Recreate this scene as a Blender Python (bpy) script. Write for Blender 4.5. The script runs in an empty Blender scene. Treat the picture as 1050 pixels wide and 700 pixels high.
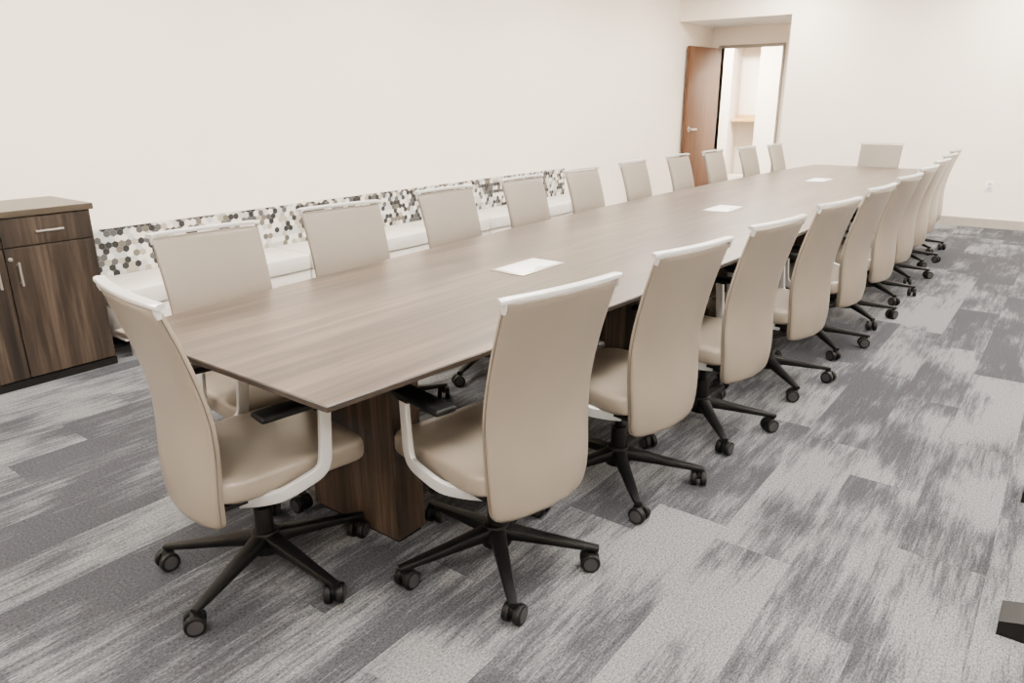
import bpy, bmesh, math, random
from mathutils import Vector, Matrix
random.seed(7)
COL=bpy.context.scene.collection
# ------------------------------------------------------------------ helpers
def lin(c):
    c=c/255.0
    return c/12.92 if c<=0.04045 else ((c+0.055)/1.055)**2.4
def rgb(r,g,b): return (lin(r),lin(g),lin(b),1)
def new_mat(name):
    m=bpy.data.materials.new(name);m.use_nodes=True
    return m,m.node_tree,m.node_tree.nodes['Principled BSDF']
def N(nt,t,**k):
    n=nt.nodes.new(t)
    for a,b in k.items(): setattr(n,a,b)
    return n
def math_n(nt,op,a,b=None,c=None,clamp=False):
    n=N(nt,'ShaderNodeMath',operation=op);n.use_clamp=clamp
    for i,v in enumerate((a,b,c)):
        if v is None: continue
        if isinstance(v,(int,float)): n.inputs[i].default_value=v
        else: nt.links.new(v,n.inputs[i])
    return n.outputs[0]
def plain(name,col,rough=.5,metal=0,noise=.06,scale=40,bump=0.0,bscale=200,spec=.5):
    m,nt,b=new_mat(name)
    tc=N(nt,'ShaderNodeTexCoord');nz=N(nt,'ShaderNodeTexNoise');nz.inputs['Scale'].default_value=scale
    nt.links.new(tc.outputs['Object'],nz.inputs['Vector'])
    r=N(nt,'ShaderNodeValToRGB')
    r.color_ramp.elements[0].position=.3;r.color_ramp.elements[1].position=.7
    r.color_ramp.elements[0].color=tuple(x*(1-noise) for x in col[:3])+(1,)
    r.color_ramp.elements[1].color=tuple(min(1,x*(1+noise)) for x in col[:3])+(1,)
    nt.links.new(nz.outputs['Fac'],r.inputs['Fac']);nt.links.new(r.outputs['Color'],b.inputs['Base Color'])
    b.inputs['Roughness'].default_value=rough;b.inputs['Metallic'].default_value=metal;b.inputs['Specular IOR Level'].default_value=spec
    if bump>0:
        n2=N(nt,'ShaderNodeTexNoise');n2.inputs['Scale'].default_value=bscale
        nt.links.new(tc.outputs['Object'],n2.inputs['Vector'])
        bp=N(nt,'ShaderNodeBump');bp.inputs['Strength'].default_value=bump;bp.inputs['Distance'].default_value=.002
        nt.links.new(n2.outputs['Fac'],bp.inputs['Height']);nt.links.new(bp.outputs['Normal'],b.inputs['Normal'])
    return m
def wood(name,dark,mid,light,axis='X',rough=.35,sc=1.0,spread=.12,dist=.25,spec=.5):
    m,nt,b=new_mat(name)
    tc=N(nt,'ShaderNodeTexCoord');mp=N(nt,'ShaderNodeMapping')
    s={'X':(1.0,26,26),'Z':(26,26,1.1)}[axis]
    mp.inputs['Scale'].default_value=tuple(v*sc for v in s)
    nt.links.new(tc.outputs['Object'],mp.inputs['Vector'])
    n1=N(nt,'ShaderNodeTexNoise');n1.inputs['Scale'].default_value=1.3;n1.inputs['Detail'].default_value=8;n1.inputs['Roughness'].default_value=.68;n1.inputs['Distortion'].default_value=dist
    nt.links.new(mp.outputs[0],n1.inputs['Vector'])
    mp2=N(nt,'ShaderNodeMapping');s2={'X':(.7,9,9),'Z':(9,9,.5)}[axis];mp2.inputs['Scale'].default_value=s2
    nt.links.new(tc.outputs['Object'],mp2.inputs['Vector'])
    n2=N(nt,'ShaderNodeTexNoise');n2.inputs['Scale'].default_value=1.0;n2.inputs['Detail'].default_value=3;n2.inputs['Distortion'].default_value=dist
    nt.links.new(mp2.outputs[0],n2.inputs['Vector'])
    v=math_n(nt,'ADD',math_n(nt,'MULTIPLY',n1.outputs['Fac'],.6),math_n(nt,'MULTIPLY',n2.outputs['Fac'],.4))
    r=N(nt,'ShaderNodeValToRGB');e=r.color_ramp.elements
    e[0].position=.5-spread;e[0].color=dark;e[1].position=.5+spread;e[1].color=light
    k=e.new(.5);k.color=mid
    nt.links.new(v,r.inputs['Fac']);nt.links.new(r.outputs['Color'],b.inputs['Base Color'])
    b.inputs['Roughness'].default_value=rough;b.inputs['Specular IOR Level'].default_value=spec
    return m
def obj(name,verts,faces,mats,parent=None,smooth=True,fm=None,loc=None,angle=35):
    me=bpy.data.meshes.new(name);me.from_pydata([tuple(v) for v in verts],[],faces);me.update()
    return fin(name,me,mats,parent,smooth,fm,loc,angle)
def fin(name,me,mats,parent=None,smooth=True,fm=None,loc=None,angle=35):
    if not isinstance(mats,(list,tuple)): mats=[mats]
    for m in mats: me.materials.append(m)
    if fm:
        for p,i in zip(me.polygons,fm): p.material_index=i
    if smooth:
        me.polygons.foreach_set('use_smooth',[True]*len(me.polygons))
        try: me.set_sharp_from_angle(angle=math.radians(angle))
        except Exception: pass
    o=bpy.data.objects.new(name,me);COL.objects.link(o)
    if parent: o.parent=parent
    if loc: o.location=loc
    return o
class B:
    """mesh accumulator: verts, faces, material index"""
    def __init__(s): s.v=[];s.f=[];s.m=[]
    def add(s,vs,fs,mi=0,M=None):
        k=len(s.v)
        for v in vs: s.v.append(tuple(M@Vector(v)) if M else tuple(v))
        for f in fs: s.f.append([i+k for i in f]);s.m.append(mi)
    def bm(s,bm,mi=0,M=None):
        bm.verts.ensure_lookup_table();bm.verts.index_update()
        s.add([v.co.copy() for v in bm.verts],[[v.index for v in f.verts] for f in bm.faces],mi,M);bm.free()
    def box(s,c,d,bev=.004,seg=2,mi=0,M=None):
        b=bmesh.new();bmesh.ops.create_cube(b,size=1)
        for v in b.verts: v.co=Vector((v.co.x*d[0]+c[0],v.co.y*d[1]+c[1],v.co.z*d[2]+c[2]))
        if bev>0: bmesh.ops.bevel(b,geom=list(b.edges),offset=min(bev,min(d)*.45),segments=seg,affect='EDGES',profile=.5)
        s.bm(b,mi,M)
    def cyl(s,a,b_,r1,r2=None,n=20,mi=0,bev=0):
        r2=r1 if r2 is None else r2
        a=Vector(a);b_=Vector(b_);d=b_-a;L=d.length
        bm_=bmesh.new();bmesh.ops.create_cone(bm_,cap_ends=True,segments=n,radius1=r1,radius2=r2,depth=L)
        if bev>0:
            ed=[e for e in bm_.edges if abs(e.verts[0].co.z-e.verts[1].co.z)<1e-6]
            bmesh.ops.bevel(bm_,geom=ed,offset=bev,segments=2,affect='EDGES',profile=.5)
        M=Matrix.Translation((a+b_)/2)@d.to_track_quat('Z','Y').to_matrix().to_4x4()
        s.bm(bm_,mi,M)
    def sweep(s,pts,ws,hs,up=Vector((0,0,1)),mi=0,n=12,p=.55):
        pts=[Vector(q) for q in pts];k=len(pts);base=len(s.v)
        if not isinstance(ws,(list,tuple)): ws=[ws]*k
        if not isinstance(hs,(list,tuple)): hs=[hs]*k
        for i,q in enumerate(pts):
            t=(pts[min(i+1,k-1)]-pts[max(i-1,0)]).normalized()
            sd=t.cross(up)
            if sd.length<1e-3: sd=Vector((0,1,0))
            sd.normalize();u=sd.cross(t).normalized()
            for j in range(n):
                a=2*math.pi*(j+.5)/n;c,sn=math.cos(a),math.sin(a)
                X=math.copysign(abs(c)**p,c)*ws[i]/2;Y=math.copysign(abs(sn)**p,sn)*hs[i]/2
                s.v.append(tuple(q+sd*X+u*Y))
        for i in range(k-1):
            for j in range(n):
                a=base+i*n+j;b=base+i*n+(j+1)%n
                s.f.append([a,b,b+n,a+n]);s.m.append(mi)
        s.f.append([base+j for j in range(n)][::-1]);s.m.append(mi)
        s.f.append([base+(k-1)*n+j for j in range(n)]);s.m.append(mi)
    def make(s,name,mats,parent=None,smooth=True,loc=None,angle=35):
        return obj(name,s.v,s.f,mats,parent,smooth,s.m,loc,angle)
def crom(P,sub=6):
    P=[Vector(p) for p in P];Q=[P[0]*2-P[1]]+P+[P[-1]*2-P[-2]];out=[]
    for i in range(1,len(Q)-2):
        for j in range(sub):
            t=j/sub;a,b,c,d=Q[i-1],Q[i],Q[i+1],Q[i+2]
            out.append(.5*((2*b)+(c-a)*t+(2*a-5*b+4*c-d)*t*t+(3*b-a-3*c+d)*t**3))
    out.append(P[-1]);return out
def sinterp(tab,x):
    for i,((a,ya),(b,yb)) in enumerate(zip(tab,tab[1:])):
        if x<=b or i==len(tab)-2:
            t=(x-a)/(b-a)
            m0=(yb-tab[i-1][1])/(b-tab[i-1][0])*(b-a) if i>0 else (yb-ya)
            m1=(tab[i+2][1]-ya)/(tab[i+2][0]-a)*(b-a) if i+2<len(tab) else (yb-ya)
            return (2*t**3-3*t*t+1)*ya+(t**3-2*t*t+t)*m0+(-2*t**3+3*t*t)*yb+(t**3-t*t)*m1
def empty(name,loc,rot=0):
    e=bpy.data.objects.new(name,None);e.empty_display_size=.1;COL.objects.link(e);e.location=loc;e.rotation_euler=(0,0,rot);return e
def tag(o,label,cat,group=None):
    o['label']=label;o['category']=cat
    if group:o['group']=group
def struct(o,label=None):
    o['kind']='structure'
    if label:o['label']=label
    return o
# ------------------------------------------------------------------ materials
M_wall=plain('wall_paint',rgb(243,232,217),.75,noise=.01,scale=3,bump=.05,bscale=400)
M_ceil=plain('ceiling_paint',rgb(240,238,234),.9,noise=.01)
M_base=plain('baseboard_vinyl',rgb(150,143,135),.5)
M_leather=plain('taupe_leather',rgb(122,113,102),.30,noise=.03,scale=6,bump=.16,bscale=350)
M_seam=plain('leather_piping',rgb(78,70,62),.5)
M_alu=plain('satin_aluminium',rgb(204,204,204),.32,metal=.45,noise=.01)
M_black=plain('black_nylon',rgb(6,6,7),.5,noise=.1,spec=.22)
M_wheel=plain('caster_grey',rgb(46,46,48),.5,spec=.3)
M_table=wood('table_laminate',rgb(34,26,20),rgb(62,50,41),rgb(94,80,67),'X',.30,spread=.12,spec=.48)
M_tedge=wood('table_edge_laminate',rgb(32,25,20),rgb(40,32,26),rgb(50,41,33),'X',.4)
M_dark=wood('dark_walnut_laminate',rgb(24,20,16),rgb(42,34,28),rgb(72,60,50),'Z',.4,spread=.12,spec=.35)
M_ctop=wood('credenza_top_laminate',rgb(50,43,33),rgb(60,52,41),rgb(70,61,49),'X',.35)
M_gap=plain('shadow_gap',rgb(10,8,7),.8,spec=.2)
M_nickel=plain('brushed_nickel',rgb(178,174,168),.32,metal=.85,noise=.02)
M_white=plain('white_metal_plate',rgb(240,240,238),.35,noise=.01)
M_seatv=plain('cream_vinyl',rgb(206,200,192),.5,noise=.02,scale=8)
M_door=wood('door_veneer',rgb(82,52,32),rgb(91,59,37),rgb(101,67,44),'Z',.45,spec=.3)
M_frame=plain('door_frame_paint',rgb(150,140,127),.5)
M_shelf=plain('light_oak_shelf',rgb(200,164,104),.5)
M_hex=[plain('hex_'+n,c,.6,noise=.04) for n,c in (('cream',rgb(212,206,197)),('sand',rgb(154,147,130)),('taupe',rgb(96,89,78)),('charcoal',rgb(22,22,22)),('pale_grey',rgb(176,177,176)),('slate',rgb(70,70,70)))]
def emis(name,col,s):
    m,nt,b=new_mat(name);b.inputs['Emission Color'].default_value=col;b.inputs['Emission Strength'].default_value=s
    b.inputs['Base Color'].default_value=(.9,.9,.9,1);return m
M_lamp=emis('lamp_diffuser',(1,.93,.84,1),62)
def carpet():
    m,nt,b=new_mat('carpet_planks');L=nt.links.new
    tc=N(nt,'ShaderNodeTexCoord');sp=N(nt,'ShaderNodeSeparateXYZ');L(tc.outputs['Object'],sp.inputs[0])
    PW,PL=.25,1.0
    ry=math_n(nt,'DIVIDE',sp.outputs['Y'],PW);row=math_n(nt,'FLOOR',ry)
    wn=N(nt,'ShaderNodeTexWhiteNoise',noise_dimensions='1D');L(row,wn.inputs['W'])
    cx=math_n(nt,'ADD',math_n(nt,'DIVIDE',sp.outputs['X'],PL),wn.outputs['Value']);col=math_n(nt,'FLOOR',cx)
    cb=N(nt,'ShaderNodeCombineXYZ');L(row,cb.inputs[0]);L(col,cb.inputs[1])
    w2=N(nt,'ShaderNodeTexWhiteNoise',noise_dimensions='2D');L(cb.outputs[0],w2.inputs['Vector'])
    off=N(nt,'ShaderNodeVectorMath',operation='SCALE');L(w2.outputs['Color'],off.inputs[0]);off.inputs['Scale'].default_value=37
    ad=N(nt,'ShaderNodeVectorMath',operation='ADD');L(tc.outputs['Object'],ad.inputs[0]);L(off.outputs[0],ad.inputs[1])
    def nz(sx,sy,det,rough,vec):
        mp=N(nt,'ShaderNodeMapping');mp.inputs['Scale'].default_value=(sx,sy,1);L(vec,mp.inputs['Vector'])
        n=N(nt,'ShaderNodeTexNoise');n.inputs['Scale'].default_value=1;n.inputs['Detail'].default_value=det;n.inputs['Roughness'].default_value=rough
        L(mp.outputs[0],n.inputs['Vector']);return n.outputs['Fac']
    big=nz(2.0,3.2,2,.5,ad.outputs[0]);st=nz(9,120,4,.78,ad.outputs[0]);st2=nz(2.8,32,4,.68,ad.outputs[0])
    v=math_n(nt,'ADD',math_n(nt,'MULTIPLY',math_n(nt,'SUBTRACT',big,.5),3.7),math_n(nt,'MULTIPLY',math_n(nt,'SUBTRACT',st,.5),2.2))
    v=math_n(nt,'ADD',v,math_n(nt,'MULTIPLY',math_n(nt,'SUBTRACT',st2,.5),2.3))
    v=math_n(nt,'ADD',v,math_n(nt,'MULTIPLY',math_n(nt,'SUBTRACT',w2.outputs['Value'],.5),.9))
    v=math_n(nt,'ADD',v,.46,clamp=True)
    r=N(nt,'ShaderNodeValToRGB');e=r.color_ramp.elements
    e[0].position=.08;e[0].color=rgb(58,59,63);e[1].position=1.0;e[1].color=rgb(106,107,109)
    k=e.new(.5);k.color=rgb(77,78,82)
    L(v,r.inputs['Fac'])
    mpf=N(nt,'ShaderNodeMapping');mpf.inputs['Scale'].default_value=(.55,1,1);L(tc.outputs['Object'],mpf.inputs['Vector'])
    fine=N(nt,'ShaderNodeTexNoise');fine.inputs['Scale'].default_value=200;fine.inputs['Detail'].default_value=2;L(mpf.outputs[0],fine.inputs['Vector'])
    fm=math_n(nt,'ADD',math_n(nt,'MULTIPLY',math_n(nt,'SUBTRACT',fine.outputs['Fac'],.5),2.3),1.0)
    fy=math_n(nt,'FRACT',ry);fx=math_n(nt,'FRACT',cx)
    sy=math_n(nt,'LESS_THAN',fy,.012);sx=math_n(nt,'LESS_THAN',fx,.003)
    seam=math_n(nt,'SUBTRACT',1.0,math_n(nt,'MULTIPLY',math_n(nt,'MAXIMUM',sy,sx),.15))
    tot=math_n(nt,'MULTIPLY',fm,seam)
    mx=N(nt,'ShaderNodeVectorMath',operation='SCALE');L(r.outputs['Color'],mx.inputs[0]);L(tot,mx.inputs['Scale'])
    L(mx.outputs[0],b.inputs['Base Color']);b.inputs['Roughness'].default_value=.95
    b.inputs['Specular IOR Level'].default_value=.1
    bp=N(nt,'ShaderNodeBump');bp.inputs['Strength'].default_value=.5;bp.inputs['Distance'].default_value=.004
    L(fine.outputs['Fac'],bp.inputs['Height']);L(bp.outputs['Normal'],b.inputs['Normal'])
    return m
M_carpet=carpet()
# ------------------------------------------------------------------ room
XB,YL,XR,YR,ZC=9.92,4.67,-2.0,-3.6,2.85
OY,OZ,XI=3.176,2.40,11.1
def boxes(name,lst,mat,smooth=False):
    b=B()
    for (x0,x1,y0,y1,z0,z1) in lst: b.box(((x0+x1)/2,(y0+y1)/2,(z0+z1)/2),(x1-x0,y1-y0,z1-z0),bev=0)
    return b.make(name,mat,smooth=smooth)
struct(boxes('floor',[(XR-.1,14.2,YR-.1,6.6,-.1,0)],M_carpet),'grey carpet planks with streaky light and dark patches')
struct(boxes('ceiling',[(XR-.1,XB+.12,YR-.1,YL+.1,ZC,ZC+.1),(XB+.12,XI,OY,YL,OZ,OZ+.08),(XI+.12,14.2,1.5,6.5,2.7,2.8)],M_ceil),'plain white ceiling')
struct(boxes('wall_left',[(XR-.1,XI+.12,YL,YL+.12,0,ZC)],M_wall),'cream painted wall')
struct(boxes('wall_back',[(XB,XB+.12,YR,OY,0,ZC),(XB,XB+.12,OY,YL,OZ,ZC)],M_wall),'cream painted wall with an alcove opening')
struct(boxes('wall_right',[(XR,XB+.12,YR-.12,YR,0,ZC)],M_wall),'cream painted wall')
struct(boxes('wall_front',[(XR-.12,XR,YR-.12,YL+.12,0,ZC)],M_wall),'cream painted wall')
DY0,DY1,DZ=3.63,4.53,2.12
struct(boxes('wall_alcove',[(XB+.12,XI+.12,OY-.12,OY,0,ZC),(XI,XI+.12,OY,DY0,0,ZC),(XI,XI+.12,DY1,YL,0,ZC),(XI,XI+.12,DY0,DY1,DZ,ZC)],M_wall),'cream painted alcove walls around a doorway')
struct(boxes('wall_corridor',[(13.3,13.4,1.5,4.72,0,2.7),(13.3,13.4,5.2,6.5,0,2.7),(13.3,13.4,4.72,5.2,0,.1),(13.3,13.4,4.72,5.2,2.28,2.7),(13.75,13.8,4.6,5.3,0,2.7),
   (13.4,13.75,4.67,4.72,.05,2.3),(13.4,13.75,5.2,5.25,.05,2.3),(XI+.12,14.1,1.4,1.5,0,2.7),(XI+.12,14.1,6.5,6.6,0,2.7)],M_wall),'bright corridor wall with a tall niche')
BH=.1
struct(boxes('baseboard_back',[(XB-.012,XB,YR,OY,0,BH)],M_base),'grey vinyl baseboard')
struct(boxes('baseboard_left',[(XR,XI,YL-.012,YL,0,BH)],M_base),'grey vinyl baseboard')
b=B()
fw=.035
for (y0,y1,z0,z1) in ((DY0-fw,DY0,0,DZ+fw),(DY1,DY1+fw,0,DZ+fw),(DY0,DY1,DZ,DZ+fw)):
    b.box((XI+.05,(y0+y1)/2,(z0+z1)/2),(.16,y1-y0,z1-z0),.006)
struct(b.make('trim_1',M_frame),'painted metal door frame')
dl=B();W=.9
dl.box((-W/2,0,DZ/2),(W,.045,DZ-.02),.003,mi=0)
door=dl.make('door_1',M_door);struct(door,'brown wood veneer door standing open')
door.location=(XI-.06,DY1-.0,0.0);door.rotation_euler=(0,0,math.radians(-5))
h=B()
for s in (-1,1):
    h.cyl((-W+.08,s*.022,1.0),(-W+.08,s*.034,1.0),.036,n=20)
    h.cyl((-W+.08,s*.03,1.0),(-W+.08,s*.075,1.0),.012,n=12)
    h.sweep([(-W+.07,s*.07,1.0),(-W+.13,s*.073,1.0),(-W+.23,s*.071,.998)],.02,.028)
h.make('door_handle',M_nickel,parent=door)
b=B();b.box((0,0,.02),(.33,.46,.05),.003);b.box((.15,0,.07),(.02,.46,.08),.003)
o=b.make('niche_shelf',M_shelf,loc=(13.56,4.96,1.03));tag(o,'light wood shelf fixed inside the corridor niche','shelf')
b=B();b.box((0,0,0),(.008,.075,.12),.003,mi=0)
for dz in (-.022,.022):
    b.box((-.005,0,dz),(.004,.034,.028),.001,mi=1)
    for dy in (-.007,.007): b.box((-.0075,dy,dz+.003),(.001,.003,.009),0,mi=2)
o=b.make('wall_outlet',[M_white,plain('outlet_face',rgb(190,188,182),.4),M_gap],loc=(XB-.0045,.78,.465));tag(o,'white duplex electrical outlet on the cream wall','outlet')
for x in (-.6,1.8,4.2,6.6,8.9):
    for y in (-1.9,.6,3.1):
        b=B()
        b.box((0,0,0),(1.24,.64,.03),.004,mi=0);b.box((0,0,-.016),(1.16,.56,.006),0,mi=1)
        o=b.make('ceiling_light',[M_white,M_lamp],smooth=False,loc=(x,y,ZC-.018));tag(o,'white rectangular recessed ceiling light panel','ceiling light','ceiling light panels')
M_lamp2=emis('corridor_lamp',(1,.92,.82,1),200)
for y in (2.8,5.2):
    b=B();b.box((0,0,0),(.64,1.24,.03),.004,mi=0);b.box((0,0,-.016),(.56,1.16,.006),0,mi=1)
    o=b.make('ceiling_light',[M_white,M_lamp2],smooth=False,loc=(12.3,y,2.68));tag(o,'white ceiling light panel in the corridor','ceiling light','corridor lights')
# ------------------------------------------------------------------ conference table
TX0,TY0,TW,TL,TB=.974,1.272,.999,7.40,.174
def outline(ins=0,n=40):
    P=[]
    for i in range(n+1):
        s=i/n;P.append((TX0+ins+(TL-2*ins)*s,TY0+ins-TB*4*s*(1-s)))
    for i in range(n+1):
        s=1-i/n;P.append((TX0+ins+(TL-2*ins)*s,TY0+TW-ins+TB*4*s*(1-s)))
    return P
table=empty('conference_table',(TX0+TL/2,TY0+TW/2,0))
tag(table,'long boat-shaped conference table with grey-brown wood laminate top','table')
tb=B();C=(TX0+TL/2,TY0+TW/2)
rings=[(outline(.003),.74),(outline(0),.737),(outline(0),.724),(outline(.06),.702)]
n=len(rings[0][0])
for P,z in rings: tb.v+= [(x-C[0],y-C[1],z) for x,y in P]
tb.f.append(list(range(n)));tb.m.append(0)
for r in range(3):
    for j in range(n):
        tb.f.append([r*n+j,(r+1)*n+j,(r+1)*n+(j+1)%n,r*n+(j+1)%n]);tb.m.append(1)
tb.f.append([3*n+j for j in range(n)][::-1]);tb.m.append(1)
tb.make('tabletop',[M_table,M_tedge],parent=table,smooth=False)
M_ped=wood('pedestal_walnut_laminate',rgb(34,28,23),rgb(58,48,40),rgb(92,78,66),'Z',.4,spread=.11,spec=.35)
for x0 in (1.45,3.2,4.61,6.0,7.77):
    b=B();w=.125
    b.box((x0+w/2-C[0],.02,.3565),(w,.43,.687),.003,mi=0)
    b.box((x0+w/2-C[0],.02,.008),(w-.02,.41,.016),0,mi=1)
    b.make('pedestal',[M_ped,M_gap],parent=table,smooth=False)
b=B()
b.box((0,0,.60),(TL-1.2,.07,.18),.002)
b.make('cable_spine',M_dark,parent=table,smooth=False)
for x in (2.446,4.565,6.70):
    b=B();b.box((0,0,.0015),(.30,.17,.003),.001,mi=0);b.box((0,0,.004),(.268,.138,.003),.001,mi=1)
    b.box((0,-.055,.006),(.05,.012,.002),.0005,mi=2)
    o=b.make('power_hatch',[M_nickel,M_white,M_nickel],loc=(x,1.77,.7402));tag(o,'white flush power hatch set in the table top','power outlet hatch','table power hatches')
# ------------------------------------------------------------------ chair
R=.295
def make_chair():
    root=empty('office_chair',(0,0,0))
    b=B();nu,nv=40,18;a,bb,c=.240,.222,.040
    sg=lambda v,p: math.copysign(abs(v)**p,v)
    for i in range(1,nv):
        ph=-math.pi/2+math.pi*i/nv
        for j in range(nu):
            th=2*math.pi*j/nu
            X=a*sg(math.cos(ph),.20)*sg(math.cos(th),.32);Y=bb*sg(math.cos(ph),.20)*sg(math.sin(th),.32);Z=c*sg(math.sin(ph),.5)
            if X>0: Z-= .018*(X/a)**3
            if Z>0: Z+=.006*(Y/bb)**2
            b.v.append((X+.035,Y,.406+Z))
    for i in range(nv-2):
        for j in range(nu):
            b.f.append([i*nu+j,i*nu+(j+1)%nu,(i+1)*nu+(j+1)%nu,(i+1)*nu+j]);b.m.append(0)
    b.f.append(list(range(nu))[::-1]);b.m.append(0);b.f.append([(nv-2)*nu+j for j in range(nu)]);b.m.append(0)
    b.make('seat',M_leather,parent=root,angle=60)
    xc=[(0,-.218),(.15,-.222),(.35,-.213),(.5,-.213),(.65,-.228),(.82,-.256),(1,-.293)]
    hw=[(0,.148),(.02,.168),(.06,.182),(.15,.191),(.3,.196),(.5,.198),(.7,.200),(.9,.203),(1,.204)]
    Z0,Z1=.288,.938
    b=B();vs=[0,.006,.02,.04,.07,.11,.16]+[.22+.06*i for i in range(12)]+[.93,.97,.99,1.0];n=44
    wrap=lambda v:.028-.012*v
    thick=lambda v:.038-.013*v
    for v in vs:
        e=min(1,math.sqrt(max(0,1-(1-min(v/.03,1))**2))*.75+.25,math.sqrt(max(0,1-(1-min((1-v)/.012,1))**2))*.3+.7)
        w=sinterp(hw,v);x0=sinterp(xc,v);t=thick(v)*e
        for j in range(n):
            th=2*math.pi*j/n;u=sg(math.cos(th),.28);s=sg(math.sin(th),.36)
            b.v.append((x0+wrap(v)*u*u+s*t/2,u*w*(.98+.02*e),Z0+(Z1-Z0)*v))
    for i in range(len(vs)-1):
        for j in range(n):
            b.f.append([i*n+j,i*n+(j+1)%n,(i+1)*n+(j+1)%n,(i+1)*n+j]);b.m.append(0)
    b.f.append(list(range(n))[::-1]);b.m.append(0);b.f.append([(len(vs)-1)*n+j for j in range(n)]);b.m.append(0)
    for s in (-1,1):
        b.sweep([Vector((sinterp(xc,v)+wrap(v)-.004,s*(sinterp(hw,v)+.0002),Z0+(Z1-Z0)*v)) for v in [.04+.94*i/24 for i in range(25)]],.0035,.0035,mi=1,n=6,p=1)
    back=b.make('backrest',[M_leather,M_seam],parent=root,angle=60)
    b=B();P=[]
    for i in range(-10,11):
        u=i/10;P.append((-.296+.016*u*u+(.006 if abs(i)==10 else 0),u*.214,.952-(.003 if abs(i)==10 else 0)))
    b.sweep(P,.030,.015,p=.5)
    for s in (-1,1):
        b.sweep([(-.281,s*.204,.950),(-.280,s*.2038,.932),(-.277,s*.2035,.918)],.007,[.020,.018,.012],p=.6,up=Vector((1,0,0)))
    b.make('top_rail',M_alu,parent=back)
    for s in (1,-1):
        b=B()
        P=crom([(-.13,s*.150,.350),(-.09,s*.195,.358),(-.04,s*.234,.370),(.03,s*.251,.394),(.068,s*.254,.408),(.085,s*.254,.430),(.091,s*.254,.47),(.096,s*.253,.53),(.102,s*.251,.605)],5)
        b.sweep(P,[.016]*len(P),[.042-.006*i/len(P) for i in range(len(P))],up=Vector((-.4,0,1)),p=.25,n=16)
        arm=b.make('armrest',M_alu,parent=root)
        b=B();b.box((.02,s*.245,.619),(.23,.070,.020),.009,3)
        b.box((.09,s*.249,.605),(.06,.042,.012),.003)
        b.make('arm_pad',M_black,parent=arm)
    b=B();b.box((-.01,0,.325),(.26,.17,.05),.012,3);b.box((-.13,0,.335),(.14,.07,.03),.008);b.cyl((.02,.08,.325),(.02,.2,.325),.006,n=10);b.box((.02,.205,.325),(.035,.05,.012),.004)
    b.box((.0,0,.358),(.38,.36,.016),.004)
    b.make('tilt_mechanism',M_black,parent=root)
    b=B();b.cyl((0,0,.09),(0,0,.22),.028,n=20,bev=.003);b.cyl((0,0,.2),(0,0,.31),.015,n=16)
    b.make('gas_lift',M_black,parent=root)
    b=B();b.cyl((0,0,.068),(0,0,.140),.050,.040,n=24,bev=.006)
    for k in range(5):
        a_=2*math.pi*k/5;d=Vector((math.cos(a_),math.sin(a_),0))
        P=[d*r+Vector((0,0,z)) for r,z in ((.02,.112),(.08,.105),(.16,.094),(.24,.083),(.30,.076),(.325,.073))]
        b.sweep(P,[.058,.048,.040,.033,.028,.024],[.048,.039,.031,.024,.019,.016],p=.5)
    star=b.make('swivel_base',M_black,parent=root)
    for k in range(5):
        a_=2*math.pi*k/5
        b=B();b.cyl((0,0,.05),(0,0,.078),.010,n=10)
        b.box((-.006,0,.046),(.036,.020,.026),.006)
        for s in (-1,1):
            b.cyl((-.012,s*.007,.0315),(-.012,s*.029,.0315),.0308,n=24,bev=.005,mi=0)
            b.cyl((-.012,s*.0285,.0315),(-.012,s*.0305,.0315),.021,n=20,mi=1)
        c=b.make('caster',[M_black,M_wheel],parent=star)
        c.location=(.31*math.cos(a_),.31*math.sin(a_),0);c.rotation_euler=(0,0,a_+random.uniform(-2.5,2.5))
    return root
proto=make_chair()
def copy_tree(o,parent=None):
    c=o.copy();COL.objects.link(c)
    if parent is not None: c.parent=parent
    for ch in o.children: copy_tree(ch,c)
    return c
chairs=[]
def place(hx,hy,face,star,label):
    c=proto if not chairs else copy_tree(proto)
    chairs.append(c);c.location=(hx,hy,0);c.rotation_euler=(0,0,math.radians(face))
    for ch in c.children:
        if ch.name.startswith('swivel_base'):
            ch.rotation_euler=(0,0,star-math.radians(face))
            for q in ch.children: q.rotation_euler=(0,0,random.uniform(0,6.28))
    tag(c,label,'chair','conference chairs around the table')
def place_top(tx,ty,face,star,label):
    a=math.radians(face);place(tx+R*math.cos(a),ty+R*math.sin(a),face,star,label)
LB='taupe leather swivel chair with aluminium top rail, at the table side'
place(1.118,1.82,-8,3.466,'taupe leather swivel chair at the head of the conference table')
place(1.578,1.265,79,2.698,LB)
S=math.radians(224)
for x,y,f in [(2.285,1.225,80),(2.95,1.17,81),(3.69,1.13,80),(4.43,1.11,84),(5.17,1.10,83),(5.89,1.11,85),(6.61,1.13,86),(7.33,1.17,86),(8.03,1.22,87)]:
    place(x,y,f,S+random.uniform(-.06,.06),LB)
for i,(x,y,f) in enumerate([(1.50,2.595,-96),(2.217,2.675,-98),(2.976,2.725,-93),(3.70,2.745,-90),(4.405,2.755,-90),(5.19,2.78,-89),(5.99,2.78,-90),(6.68,2.75,-91),(7.36,2.68,-92),(8.0,2.62,-90)]):
    place_top(x,y,f,math.radians(40 if i==0 else 54)+(0 if i==0 else random.uniform(-.1,.1)),LB)
place_top(8.82,1.73,180,.63,'taupe leather swivel chair at the head of the table')
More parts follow.
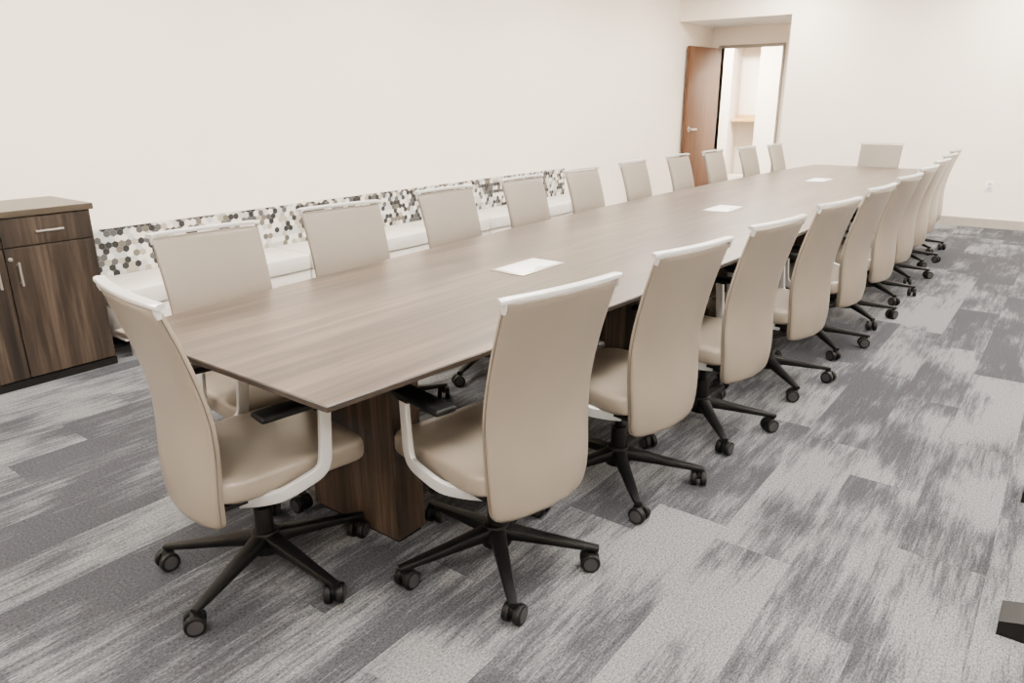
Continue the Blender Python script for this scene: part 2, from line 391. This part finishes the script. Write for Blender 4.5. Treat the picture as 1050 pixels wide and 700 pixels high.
# ------------------------------------------------------------------ credenza
CX,CY,CH,CD=1.765,4.14,.90,.51
cred=empty('credenza',(CX-.42,CY+CD/2,0));tag(cred,'dark walnut laminate storage credenza with drawers and doors, against the wall','cabinet')
def rel(x,y,z): return (x-(CX-.42),y-(CY+CD/2),z)
x0,x1=CX-.88*2+.0,CX+.004
b=B();xm=(x0+x1)/2
b.box(rel(xm,CY+.02+(CD-.03)/2,.455),(x1-x0,CD-.04,.826),.002,mi=0)
b.box(rel(xm,CY+CD/2-.002,.021),(x1-x0-.004,CD-.016,.042),0,mi=1)
b.make('body',[M_dark,M_gap],parent=cred,smooth=False)
b=B();b.box(rel(xm,CY+CD/2-.008,.884),(x1-x0+.02,CD+.0,.032),.003);b.make('worktop',M_ctop,parent=cred,smooth=False)
for i in range(4):
    a=CX-.006-.436*i;w=.43;cx=a-w/2
    b=B();b.box(rel(cx,CY+.01,.793),(w,.02,.138),.002);d=b.make('drawer',M_dark,parent=cred,smooth=False)
    b=B();b.sweep([rel(cx-.065,CY-.026,.79),rel(cx+.065,CY-.026,.79)],.010,.010)
    for q in (-.055,.055): b.cyl(rel(cx+q,CY-.025,.79),rel(cx+q,CY+.002,.79),.004,n=10)
    b.make('handle',M_nickel,parent=d)
    b=B();b.box(rel(cx,CY+.01,.383),(w,.02,.668),.002);d=b.make('door',M_dark,parent=cred,smooth=False)
    hx=cx-w/2+.045 if i%2==0 else cx+w/2-.045
    b=B();b.sweep([rel(hx,CY-.026,.53),rel(hx,CY-.026,.65)],.010,.010,up=Vector((0,1,0)))
    for q in (.545,.635): b.cyl(rel(hx,CY-.025,q),rel(hx,CY+.002,q),.004,n=10)
    b.make('handle',M_nickel,parent=d)
    if i%2==0:
        b=B();b.cyl(rel(cx-w/2+.02,CY-.004,.665),rel(cx-w/2+.02,CY+.002,.665),.010,n=18,bev=.001);b.make('lock',M_nickel,parent=d)
# ------------------------------------------------------------------ banquette bench
BX0,BX1=1.83,7.16
ban=empty('banquette_bench',((BX0+BX1)/2,4.4,0));tag(ban,'long low cream vinyl bench with hexagon patterned back panel','bench')
bc=(BX0+BX1)/2
nM=8;ml=(BX1-BX0)/nM
for i in range(nM):
    a=BX0+i*ml
    b=B();b.box((a+ml/2-bc,-.03+.0,.345),(ml-.018,.44,.11),.014,3);b.make('seat_cushion',M_seatv,parent=ban)
    b=B();b.box((a+ml/2-bc,-.025,.195),(ml-.018,.425,.18),.004,2);b.make('seat_base',M_seatv,parent=ban)
    for xx in (a+.06,):
        for yy in (-.20,.16):
            b=B();b.cyl((xx-bc,yy,0),(xx-bc,yy,.11),.012,.016,n=14);b.make('leg',M_nickel,parent=ban)
SX0,SX1,SZ0,SZ1,SY=1.80,7.05,.395,.682,4.60
b=B();b.box(((SX0+SX1)/2-bc,(SY+.008+4.655)/2-4.4,(SZ0+SZ1)/2-.02),(SX1-SX0,4.655-SY-.008,SZ1-SZ0+.04),.004)
bp=b.make('back_panel',M_seatv,parent=ban)
bm=bmesh.new();Rh=.023;dx=Rh*math.sqrt(3);dz=Rh*1.5;ri=0;z=SZ0-.02
rnd=random.Random(3)
while z<SZ1+.04:
    x=SX0-.05+(dx/2 if ri%2 else 0)
    while x<SX1+.05:
        vs=[bm.verts.new((x-bc+Rh*.985*math.cos(math.radians(60*k+30)),SY-4.4,z+Rh*.985*math.sin(math.radians(60*k+30)))) for k in range(6)]
        f=bm.faces.new(vs[::-1]);f.material_index=rnd.choices(range(6),[4,1.8,1.6,3.8,3.8,3])[0];x+=dx
    z+=dz;ri+=1
for co,no in (((0,0,SZ0),(0,0,-1)),((0,0,SZ1),(0,0,1)),((SX0-bc,0,0),(-1,0,0)),((SX1-bc,0,0),(1,0,0))):
    bmesh.ops.bisect_plane(bm,geom=list(bm.verts)+list(bm.edges)+list(bm.faces),plane_co=co,plane_no=no,clear_outer=True)
me=bpy.data.meshes.new('hexagon_upholstery');bm.to_mesh(me);bm.free()
fin('hexagon_upholstery',me,M_hex,parent=bp,smooth=False)
# ------------------------------------------------------------------ mobile display stand
st=empty('display_stand',(2.60,-.42,0));tag(st,'black mobile display stand on two low flat feet','display stand')
for x in (-.41,.46):
    b=B();v=[]
    for y,hh_ in ((.37,.040),(.30,.060),(.15,.085),(-.15,.085),(-.40,.03)):
        v+=[(x-.06,y,0),(x+.06,y,0),(x+.055,y,hh_),(x-.055,y,hh_)]
    fs=[[0,1,2,3],[19,18,17,16]]
    for i in range(4):
        for j in range(4): fs.append([i*4+(j+1)%4,(i+1)*4+(j+1)%4,(i+1)*4+j,i*4+j])
    b.add(v,fs);b.box((x,-.1,.5),(.05,.06,.88),.006)
    b.make('foot',M_black,parent=st,smooth=False)
b=B();b.box((.02,-.1,.9),(.90,.06,.08),.006);b.box((.02,-.1,.45),(.86,.28,.02),.004);b.make('crossbar',M_black,parent=st)
# ------------------------------------------------------------------ world, camera
w=bpy.data.worlds.new('World');bpy.context.scene.world=w;w.use_nodes=True
w.node_tree.nodes['Background'].inputs[0].default_value=(1,.96,.92,1);w.node_tree.nodes['Background'].inputs[1].default_value=.3
f,yw,pt,rl,hh=751.79,.6495,.3172,-.0049,1.4017
F=Vector((math.cos(pt)*math.cos(yw),math.cos(pt)*math.sin(yw),-math.sin(pt)));Rv=Vector((math.sin(yw),-math.cos(yw),0));U=Rv.cross(F)
R2=Rv*math.cos(rl)+U*math.sin(rl);U2=-Rv*math.sin(rl)+U*math.cos(rl)
cd=bpy.data.cameras.new('camera');cam=bpy.data.objects.new('camera',cd);COL.objects.link(cam)
cd.sensor_width=36;cd.lens=f*36/1050;cd.clip_start=.05
cam.matrix_world=Matrix(((R2.x,U2.x,-F.x,0),(R2.y,U2.y,-F.y,0),(R2.z,U2.z,-F.z,hh),(0,0,0,1)))
bpy.context.scene.camera=cam
